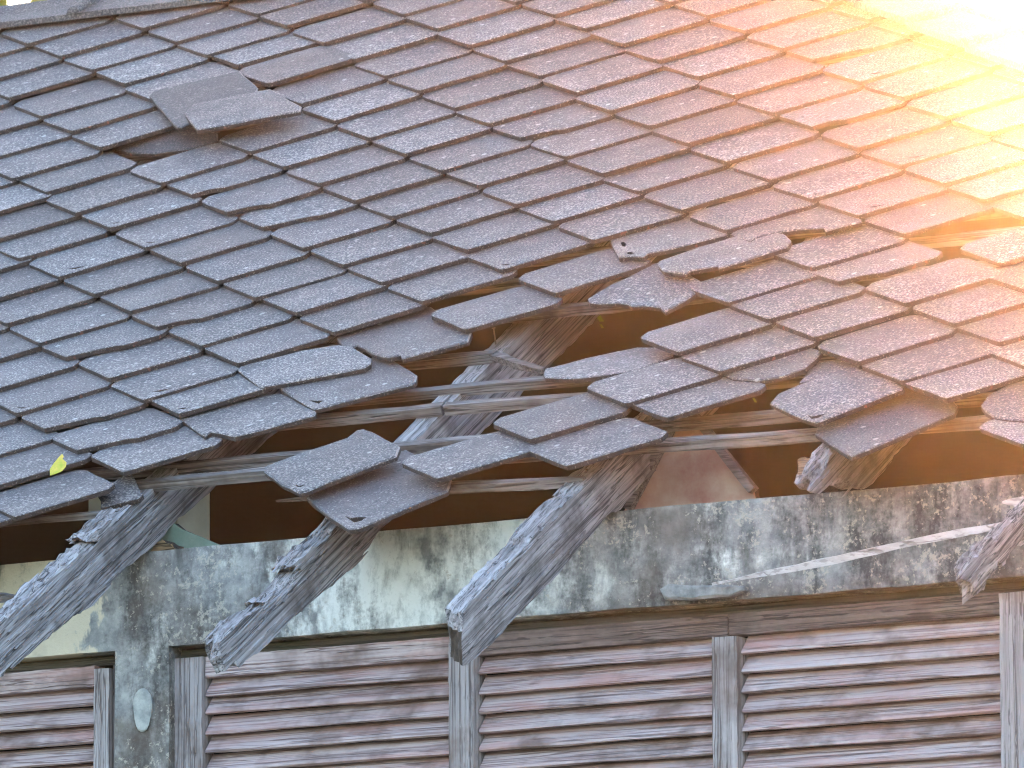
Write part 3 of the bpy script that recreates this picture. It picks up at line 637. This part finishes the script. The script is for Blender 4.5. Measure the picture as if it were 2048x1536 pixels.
CUSTOM = {
 (1, 2): {'loc': (-0.6996, 0.2827, 0.016), 'k': 0.02, 'kx': 0.0, 'pts': [(-0.2142, 0.2573), (-0.2186, 0.2869), (-0.0289, 0.3606), (0.0879, 0.2211), (0.0994, 0.1898), (-0.0, 0.0), (-0.0167, 0.0076), (-0.0379, 0.0318)], 'holes': []},
 (1, 3): {'loc': (-0.6113, 0.1973, 0.036), 'k': 0.06, 'kx': 0.0, 'pts': [(-0.1122, 0.1538), (-0.1193, 0.2183), (0.0529, 0.2663), (0.2193, 0.0945), (0.2314, 0.06), (0.0, 0.0), (-0.0708, 0.0931)], 'holes': []},
 (0, 3): {'loc': (-0.777, 0.2612, -0.03), 'k': -0.04, 'kx': 0.0, 'pts': [(-0.1362, 0.0579), (-0.0131, 0.1529), (0.1297, 0.0768), (0.1512, 0.0318), (0.0945, 0.0049), (0.0, 0.0), (-0.0657, 0.0204)], 'holes': []},
 (-1, 12): {'loc': (0.5672, -1.2363, 0.0), 'k': 0.098, 'kx': 0.0, 'pts': [(-0.2597, 0.211), (-0.2075, 0.1398), (-0.1806, 0.1191), (-0.1758, 0.1376), (-0.1457, 0.1127), (-0.1063, 0.0687), (-0.0678, 0.0384), (-0.0419, 0.0214), (-0.0217, 0.0322), (-0.0, 0.0), (0.1094, 0.0844), (0.0868, 0.1501), (-0.1232, 0.3842), (-0.2291, 0.3706)], 'holes': []},
 (2, 12): {'loc': (0.9289, -0.7994, 0.002), 'k': 0.098, 'kx': 0, 'pts': [(-0.1556, 0.1673), (-0.1008, 0.0749), (-0.0673, 0.0203), (-0.0458, 0.024), (0.0, 0.0), (-0.0039, 0.0284), (0.0451, 0.0478), (0.1387, 0.1082), (0.1395, 0.132), (-0.0324, 0.3348), (-0.1224, 0.2753)], 'holes': [[(-0.1157, 0.1344), (-0.1113, 0.14), (-0.0938, 0.1174), (-0.0886, 0.0986), (-0.0986, 0.1051)], [(-0.0632, 0.0463), (-0.0565, 0.0546), (-0.0389, 0.039), (-0.0441, 0.0303)]]},
 (2, 13): {'loc': (1.0831, -0.9272, 0.006), 'k': 0.06, 'kx': 0.0, 'pts': [(-0.0988, 0.0746), (-0.1101, 0.1049), (-0.0447, 0.1724), (0.0398, 0.2441), (0.1093, 0.2189), (0.1359, 0.2024), (0.1707, 0.1564), (0.1812, 0.111), (0.0689, 0.0117), (0.0588, 0.0294), (0.0025, 0.0174), (-0.0, 0.0), (-0.0646, 0.0292)], 'holes': []},
 (1, 13): {'loc': (1.0975, -1.0834, -0.012), 'k': 0.02, 'kx': 0.0, 'pts': [(-0.2324, 0.124), (-0.2151, 0.0956), (-0.1854, 0.0833), (-0.1407, 0.0782), (-0.1125, 0.0663), (-0.0995, 0.0498), (-0.0664, 0.0475), (-0.0231, 0.0267), (0.0, -0.0), (0.0048, 0.0149), (0.0233, 0.0506), (0.0291, 0.0948), (0.0092, 0.1641), (-0.1336, 0.3072), (-0.1527, 0.2954), (-0.186, 0.2269), (-0.2109, 0.192)], 'holes': []},
 (3, 13): {'loc': (1.1571, -0.7616, 0.0), 'k': 0.098, 'kx': 0.0, 'pts': [(-0.0786, 0.0754), (-0.0461, 0.0414), (0.0, 0.0), (0.0022, 0.0232), (0.0279, 0.0427), (0.08, 0.054), (0.1487, 0.0431), (0.1643, 0.0178), (0.2278, 0.0596), (0.1889, 0.1334), (0.0219, 0.29), (-0.0451, 0.2066)], 'holes': []},
 (0, 15): {'loc': (1.0352, -1.4055, -0.012), 'k': 0.19, 'kx': 0.0, 'pts': [(-0.1157, 0.0877), (-0.1345, 0.1349), (-0.075, 0.2109), (0.0085, 0.2735), (0.0656, 0.2515), (0.1323, 0.1853), (0.1505, 0.1426), (0.1247, 0.0325), (0.0557, 0.0012), (-0.0, 0.0), (-0.0885, 0.042)], 'holes': []},
 (1, 17): {'loc': (1.484, -1.5094, -0.012), 'k': 0.05, 'kx': 0.0, 'pts': [(-0.1049, 0.0634), (-0.0642, 0.0262), (0.0, -0.0), (0.0553, 0.0116), (0.0855, 0.0456), (0.0869, 0.1115), (0.0796, 0.1465), (-0.055, 0.2491), (-0.0876, 0.1452)], 'holes': []},
 (1, 18): {'loc': (1.7276, -1.7766, -0.006), 'k': 0.06, 'kx': 0, 'pts': [(-0.165, 0.1464), (-0.1725, 0.2011), (-0.1456, 0.2421), (-0.0677, 0.33), (-0.0205, 0.2959), (0.1129, 0.1741), (0.1171, 0.1565), (0.0, -0.0), (-0.0514, 0.0394)], 'holes': [[(-0.0451, 0.0572), (-0.0277, 0.0394), (-0.0149, 0.0446), (-0.002, 0.0498), (-0.0083, 0.0293), (-0.0211, 0.0241)]]},
 (1, 19): {'loc': (1.8727, -1.949, -0.012), 'k': 0.098, 'kx': 0.0, 'pts': [(-0.158, 0.1785), (-0.1882, 0.2716), (-0.1129, 0.4772), (-0.0565, 0.4464), (0.0786, 0.3177), (0.1039, 0.2805), (0.1187, 0.2279), (-0.0, 0.0), (-0.0228, 0.0206)], 'holes': []},
 (2, 20): {'loc': (2.2004, -1.8585, -0.008), 'k': 0.06, 'kx': 0.0, 'pts': [(-0.1388, 0.114), (-0.1496, 0.1739), (-0.1032, 0.2867), (0.0386, 0.1698), (0.1156, 0.0024), (0.0, -0.0), (-0.0475, 0.0192), (-0.0803, 0.0404), (-0.1123, 0.0751)], 'holes': []},
 (-3, 15): {'loc': (0.6428, -1.9, -0.004), 'k': 0.05, 'kx': 0, 'pts': [(-0.1523, 0.1462), (-0.1678, 0.1796), (-0.1162, 0.242), (-0.0433, 0.3082), (-0.0402, 0.3489), (-0.0254, 0.3538), (-0.0014, 0.3373), (0.1188, 0.2252), (0.1365, 0.1696), (0.0131, 0.0079), (-0.0, 0.0), (-0.0698, 0.0607)], 'holes': [[(-0.0341, 0.053), (-0.0193, 0.039), (-0.0087, 0.0475), (-0.0125, 0.0322), (-0.0241, 0.0374)]]},
 (-3, 16): {'loc': (0.8441, -2.0921, -0.012), 'k': 0.098, 'kx': 0, 'pts': [(-0.2159, 0.2414), (-0.2394, 0.2992), (-0.1402, 0.4693), (-0.1311, 0.52), (0.0151, 0.3838), (0.0891, 0.2826), (0.1193, 0.2023), (0.0206, 0.0011), (0.0, -0.0), (-0.1083, 0.1155)], 'holes': [[(-0.0585, 0.0946), (-0.0335, 0.0736), (-0.0217, 0.0768), (0.0037, 0.0707), (0.0028, 0.05), (-0.0081, 0.0406), (-0.0309, 0.064)]]},
 (-2, 12): {'loc': (0.2642, -1.3029, -0.006), 'k': 0.03, 'kx': 0.0, 'pts': [(-0.1159, 0.1242), (-0.1173, 0.1438), (-0.0028, 0.2001), (0.0734, 0.2184), (0.1233, 0.1931), (0.206, 0.1111), (0.2208, 0.0777), (0.2155, 0.0572), (0.0, -0.0)], 'holes': []},
 (-2, 13): {'loc': (0.4612, -1.4493, -0.008), 'k': 0.06, 'kx': 0, 'pts': [(-0.1661, 0.1673), (-0.172, 0.198), (-0.0212, 0.2965), (-0.0083, 0.3229), (0.0222, 0.3035), (0.1583, 0.1616), (0.1749, 0.1198), (0.175, 0.1053), (0.0109, 0.006), (0.0, 0.0), (-0.034, 0.0311)], 'holes': [[(-0.045, 0.0626), (-0.0249, 0.0549), (-0.0051, 0.0502), (-0.0073, 0.0334), (-0.0253, 0.0463)]]},
 (-3, 13): {'loc': (0.3407, -1.5788, 0.0), 'k': 0.098, 'kx': 0.0, 'pts': [(-0.2164, 0.171), (-0.1047, 0.0491), (-0.0835, 0.031), (-0.0834, 0.0532), (-0.0508, 0.0353), (0.0, -0.0), (0.1333, 0.102), (0.1206, 0.1341), (-0.0432, 0.2936), (-0.1682, 0.2619)], 'holes': []},
}
TILE_LABEL = {(1, 2): 'loose slipped tile lying over its neighbours', (1, 3): 'loose tile lying on top of another slipped tile', (0, 3): 'dark tile sunk into a hole in the roof',
              (2, 12): 'tile with torn tip and two small holes', (1, 13): 'kite shaped broken tile at the edge of the hole', (0, 15): 'tile tipped up on edge beside the hole',
              (1, 17): 'half tile with curved break', (1, 18): 'tile with jagged crack near its tip', (-3, 16): 'lowest hanging tile with a jagged hole', (-3, 15): 'detached whole tile hanging on bare battens',
              (2, 20): 'broken tile with ragged left edge', (-1, 12): 'tile with its lower corner snapped off'}
def clip(poly, a, b, c):
    out = []
    for i in range(len(poly)):
        p_, q_ = poly[i], poly[(i + 1) % len(poly)]
        fp, fq = a * p_[0] + b * p_[1] - c, a * q_[0] + b * q_[1] - c
        if fp <= 0: out.append(p_)
        if fp * fq < 0:
            t_ = fp / (fp - fq); out.append((p_[0] + t_ * (q_[0] - p_[0]), p_[1] + t_ * (q_[1] - p_[1])))
    return out
FULL = abs(area(BASE))
LIFT = {(2, 2): .011}                       # sprung tile, its tip stands proud
MISSING = {(-2, 14), (-2, 15), (-1, 13), (-1, 14), (-1, 15), (0, 13), (0, 14), (1, 14), (4, 15), (-3, 14), (-4, 14), (-5, 14), (1, 20), (0, 18), (0, 19), (-1, 18)}
LIMIT = {-9: 12, -8: 12, -7: 13, -6: 13, -5: 13, -4: 13, -3: 16, -2: 16, -1: 17, 0: 17, 1: 19, 2: 21, 3: 22}
count = 0
for na in range(-8, 14):
    for nb in range(-14, 24):
        if (na, nb) in MISSING or nb > LIMIT.get(na, 23): continue
        x = (na - 2 + nb - 6) * WW / 2; s = (na - 2 - (nb - 6)) * HH / 2
        key = (na, nb)
        if key in TIPS and key not in LIFT: x, s = TIPS[key]
        if x < -2.15 or x > 2.75 or s > 1.31: continue
        cut = clip(BASE, 0, 1, S_RIDGE - .012 - s)
        cut = clip(cut, -HIPD[1], HIPD[0], -HIPD[1] * (HIP0[0] - x) + HIPD[0] * (HIP0[1] - s) - .012) if cut else cut
        if len(cut) < 3 or abs(area(cut)) < .12 * FULL: continue
        if key in CUSTOM:
            d = CUSTOM[key]
            me = slab('roof_tile', d['pts'], T, rnd, .05, .0009, .0030, d['holes'], 2)
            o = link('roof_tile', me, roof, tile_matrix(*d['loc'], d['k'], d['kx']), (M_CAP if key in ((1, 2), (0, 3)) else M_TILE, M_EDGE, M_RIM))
            if key in TILE_LABEL: o['label'] = TILE_LABEL[key]
        else:
            if key not in TIPS: x += rnd.uniform(-.003, .003); s += rnd.uniform(-.003, .003)
            if abs(area(cut)) < .985 * FULL:
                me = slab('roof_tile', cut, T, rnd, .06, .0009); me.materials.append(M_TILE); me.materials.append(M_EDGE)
            elif key in CHIPPED: me = CHIP[CHIPPED[key]]
            elif key in SLITTED: me = SLIT[SLITTED[key]]
            else: me = rnd.choice(NORMAL)
            o = link('roof_tile', me, roof, tile_matrix(x, s, LIFT.get(key, 0) + rnd.uniform(-.001, .0015), KT + rnd.uniform(-.006, .01), rnd.uniform(-.008, .008), math.radians(rnd.uniform(-.7, .7))))
        count += 1
def extra(name, d, label=None, thick=T):
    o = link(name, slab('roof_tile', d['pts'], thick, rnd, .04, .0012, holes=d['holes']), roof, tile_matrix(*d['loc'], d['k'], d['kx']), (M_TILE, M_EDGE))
    if label: o['label'] = label
    return o
shard1 = extra('tile_fragment', {'loc': (1.578, -1.521, -0.022), 'k': 0.1, 'kx': 0.0, 'pts': [(0.0, -0.0), (-0.016, 0.0832), (-0.0143, 0.1368), (0.0467, 0.1454), (0.09, 0.0984), (0.1019, 0.0635), (0.0708, 0.0374), (0.032, 0.0165)], 'holes': []}, 'pointed sliver of a broken tile')
shard2 = extra('tile_fragment', {'loc': (0.116, -1.7824, -0.045), 'k': -0.05, 'kx': 0.0, 'pts': [(-0.0418, 0.0663), (-0.0386, 0.0789), (-0.0186, 0.146), (-0.0028, 0.1521), (0.0767, 0.0459), (0.0745, 0.0288), (0.0, 0.0), (-0.0199, 0.0406)], 'holes': []}, 'broken tile fragment resting on a rafter')

# ridge and hip caps
def cap(L, flange_a, flange_b, t=.014, rib=.016):
    """angled capping piece along local X; flange vectors are given in local (y, z)"""
    ya, za = flange_a; yb, zb = flange_b
    sec = [(ya, za), (ya * .5, za * .5 + .002), (ya * .12, za * .12 + .010), (0, .012), (yb * .12, zb * .12 + .010), (yb * .5, zb * .5 + .002), (yb, zb)]
    V, F = [], []
    k = len(sec)
    for x in (0, L * .25, L * .5, L * .75, L):
        V += [(x + rnd.uniform(-.001, .001), y + rnd.uniform(-.0015, .0015), z + rnd.uniform(-.001, .001)) for y, z in sec]
        V += [(x, y, z - t) for y, z in sec]
    for i in range(4):
        b0, b1 = i * 2 * k, (i + 1) * 2 * k
        for j in range(k - 1):
            F.append((b0 + j, b0 + j + 1, b1 + j + 1, b1 + j)); F.append((b0 + k + j, b0 + k + j + 1, b1 + k + j + 1, b1 + k + j))
        for j in (0, k - 1):
            F.append((b0 + j, b0 + k + j, b1 + k + j, b1 + j))
    for b0 in (0, 8 * k):
        for j in range(k - 1): F.append((b0 + j, b0 + j + 1, b0 + k + j + 1, b0 + k + j))
    # raised roll over the joint
    base = len(V); m = 7
    ext = [(ya * 1.05, za * 1.05)] + sec[1:-1] + [(yb * 1.05, zb * 1.05)]
    for (y, z) in ext:
        for a in range(m):
            an = math.pi * a / (m - 1)
            V.append((rib * math.cos(an), y, z + .002 + rib * .95 * math.sin(an)))
    for i in range(k - 1):
        for a in range(m - 1):
            F.append((base + i * m + a, base + i * m + a + 1, base + (i + 1) * m + a + 1, base + (i + 1) * m + a))
    F.append(tuple(base + a for a in range(m))); F.append(tuple(base + (k - 1) * m + a for a in range(m)))
    return mesh('cap', V, F)
RIBX = (-1.4353, 1.1632)[0]; RSTEP = (-1.1115, 1.1231)[0] - RIBX
fl = .128
rc = cap(RSTEP, (-fl * cp, -fl * sp + .014), (fl * cp, -fl * sp + .014), rib=.018)
rc.materials.append(M_CAP)
x = RIBX - 4 * RSTEP
while x < hip_x(S_RIDGE):
    link('ridge_cap', rc, roof, Matrix.Translation((x, Y_R, Z_R + .004 + rnd.uniform(-.002, .002))) @ Matrix.Rotation(rnd.uniform(-.006, .006), 4, 'X'))
    x += RSTEP
d = (EX * HIPD[0] + ES * HIPD[1]).normalized()
lf = -(EX * .676 + ES * .737).normalized()
hn = Vector((0, 1, 0)).cross(d).normalized()
if hn.z < 0: hn = -hn
rf = (Vector((0, 1, 0)) - d * d.y).normalized()
up = (EN + hn).normalized(); yy = up.cross(d).normalized()
la = .115
fa = (lf.dot(yy) * la, lf.dot(up) * la + .022); fb = (rf.dot(yy) * la, rf.dot(up) * la + .022)
hc = cap(.30, fa, fb, rib=.016)
hc.materials.append(M_CAP)
p0 = rp(HIP0[0], HIP0[1], 0)
for i in range(-4, 12):
    M = frame(p0 + d * (i * .285 + .05) + up * (.012 + rnd.uniform(-.002, .002)), d, yy, up) @ Matrix.Rotation(-.03, 4, 'Y') @ Matrix.Rotation(rnd.uniform(-.02, .02), 4, 'X')
    link('hip_cap', hc, roof, M)

# ------------------------------------------------------------------ loose things
d_ = {'loc': (-0.0121, -1.7274, 0.012), 'k': -0.45, 'kx': 0.0, 'pts': [(0.0, -0.0), (-0.0073, 0.0183), (-0.0032, 0.0341), (0.0033, 0.0495), (0.0086, 0.0584), (0.0146, 0.051), (0.0133, 0.0444), (0.0263, 0.0336), (0.0289, 0.0225), (0.0238, 0.0096), (0.0115, 0.0042)], 'holes': []}
me = slab('fallen_leaf', d_['pts'], .0012, rnd, .012, .0003, .0004)
leaf = link('fallen_leaf', me, None, tile_matrix(*d_['loc'], d_['k'], d_['kx']), (M_LEAF, M_LEAF))
tag(leaf, 'small yellow green fallen leaf lying on a dark roof tile', 'leaf')
def at(pt, y): return Vector((pt[0], y, pt[1]))
a_, b_ = at([(1.4649, 4.2206)][0], -1.43), at([(2.3226, 4.2495)][0], -1.72)
st = link('fallen_batten', bar('fallen_batten', a_, b_, .011, .014, rnd, 16, .0014, .25, 1.0, Vector((0, -.3, 1))), None, None, (M_GREY,))
tag(st, 'long pale splintered batten hanging slantwise across the plaster beam', 'batten')
a_, b_ = at([(2.178, 4.2991)][0], -1.62), at([(2.2973, 4.2935)][0], -1.62)
st = link('batten_splinter', bar('batten_splinter', a_, b_, .018, .02, rnd, 6, .0015, .3, 1.0, Vector((0, -.3, 1))), None, None, (M_GREY,))
tag(st, 'short splintered batten end above the rafter tail at right edge', 'batten')
a_, b_ = at([(-0.0589, 4.2618)][0], -1.75), at([(0.0897, 4.2567)][0], -1.75)
st = link('batten_stub', bar('batten_stub', a_, b_, .018, .02, rnd, 8, .0015, 1.0, .5, Vector((0, -.3, 1))), None, None, (M_BATTEN,))
tag(st, 'dark broken batten stub poking in at the left edge', 'batten')

# ------------------------------------------------------------------ trees behind the house
def tree(name, top, base, crown_r, n, label):
    root = bpy.data.objects.new(name, None); C.objects.link(root); root.location = base; WORLD[root.name] = Matrix.Translation(base)
    tag(root, label, 'tree')
    V, F = [], []
    H_ = top[2] - crown_r[2]
    for i in range(7):
        t = i / 6
        for j in range(8):
            a = j * math.tau / 8
            r_ = .22 * (1 - t * .75)
            V.append((base[0] + r_ * math.cos(a) + .3 * math.sin(t * 2), base[1] + r_ * math.sin(a), base[2] + t * H_))
    for i in range(6):
        for j in range(8): F.append((i * 8 + j, i * 8 + (j + 1) % 8, i * 8 + 8 + (j + 1) % 8, i * 8 + 8 + j))
    for b in range(7):
        a = b * 2.4; st_ = Vector((base[0] + .2, base[1], base[2] + H_ * (.6 + .05 * b))); en_ = st_ + Vector((math.cos(a) * crown_r[0] * .7, math.sin(a) * crown_r[1] * .7, crown_r[2] * .7))
        k = len(V)
        for pt, r_ in ((st_, .09), (en_, .02)):
            for j in range(5): V.append(pt + Vector((math.cos(j * 1.2566) * r_, math.sin(j * 1.2566) * r_, 0)))
        for j in range(5): F.append((k + j, k + (j + 1) % 5, k + 5 + (j + 1) % 5, k + 5 + j))
    link('trunk', mesh('trunk', V, F, None, True), root, None, (M_BARK,))
    V, F = [], []
    cl = []
    for i in range(70):
        u = Vector((rnd.gauss(0, 1), rnd.gauss(0, 1), rnd.gauss(0, 1))).normalized() * (rnd.random() ** .45)
        cl.append(Vector((base[0] + u.x * crown_r[0], base[1] + u.y * crown_r[1], H_ + base[2] + u.z * crown_r[2])))
    for i in range(n):
        c = rnd.choice(cl) + Vector((rnd.gauss(0, .38), rnd.gauss(0, .38), rnd.gauss(0, .28)))
        ax = Vector((rnd.uniform(-1, 1), rnd.uniform(-1, 1), rnd.uniform(-.6, .4))).normalized() * rnd.uniform(.07, .13)
        sd = ax.cross(Vector((rnd.uniform(-1, 1), rnd.uniform(-1, 1), rnd.uniform(-1, 1)))).normalized() * ax.length * .38
        k = len(V)
        V += [c - ax, c + sd, c + ax, c - sd]; F.append((k, k + 1, k + 2, k + 3))
    me = bpy.data.meshes.new('crown'); me.from_pydata([tuple(v) for v in V], [], F); me.update()
    link('crown', me, root, None, (M_FOL,))
    return root
t0 = (-14.3182, 20.9755, 11.0482)
tree('leafy_tree', (t0[0], t0[1], t0[2] + 2.4), (t0[0], t0[1], 0), (3.6, 3.6, 2.8), 14000, 'leafy green tree behind the roof ridge at upper left')
t1 = (-8.7028, 17.7016, 8.5839)
tree('leafy_tree', (t1[0], t1[1], t1[2] + 1.2), (t1[0], t1[1], 0), (2.6, 2.6, 2.0), 40000, 'leafy tree behind the house glimpsed through a small roof hole')

# ------------------------------------------------------------------ added air volume that imitates a lens-flare glow
hz = link('flare_haze', box_mesh('flare_haze', (-40, -30, -1.2), (40, 45, 16.5)), None)
tag(hz, 'added thin volume around the house that scatters sunlight into a flare-like glow', None, None, 'stuff')
m = bpy.data.materials.new('flare_haze'); m.use_nodes = True
nd = m.node_tree.nodes; nd.remove(nd['Principled BSDF'])
pv = nd.new('ShaderNodeVolumePrincipled')
pv.inputs['Color'].default_value = (1, .93, .86, 1)
pv.inputs['Density'].default_value = .00036
pv.inputs['Anisotropy'].default_value = .970
for key in ('Density Attribute', 'Color Attribute', 'Temperature Attribute'):
    if key in pv.inputs: pv.inputs[key].default_value = ''
m.cycles.homogeneous_volume = True
m.node_tree.links.new(pv.outputs[0], nd['Material Output'].inputs['Volume'])
hz.data.materials.append(m)
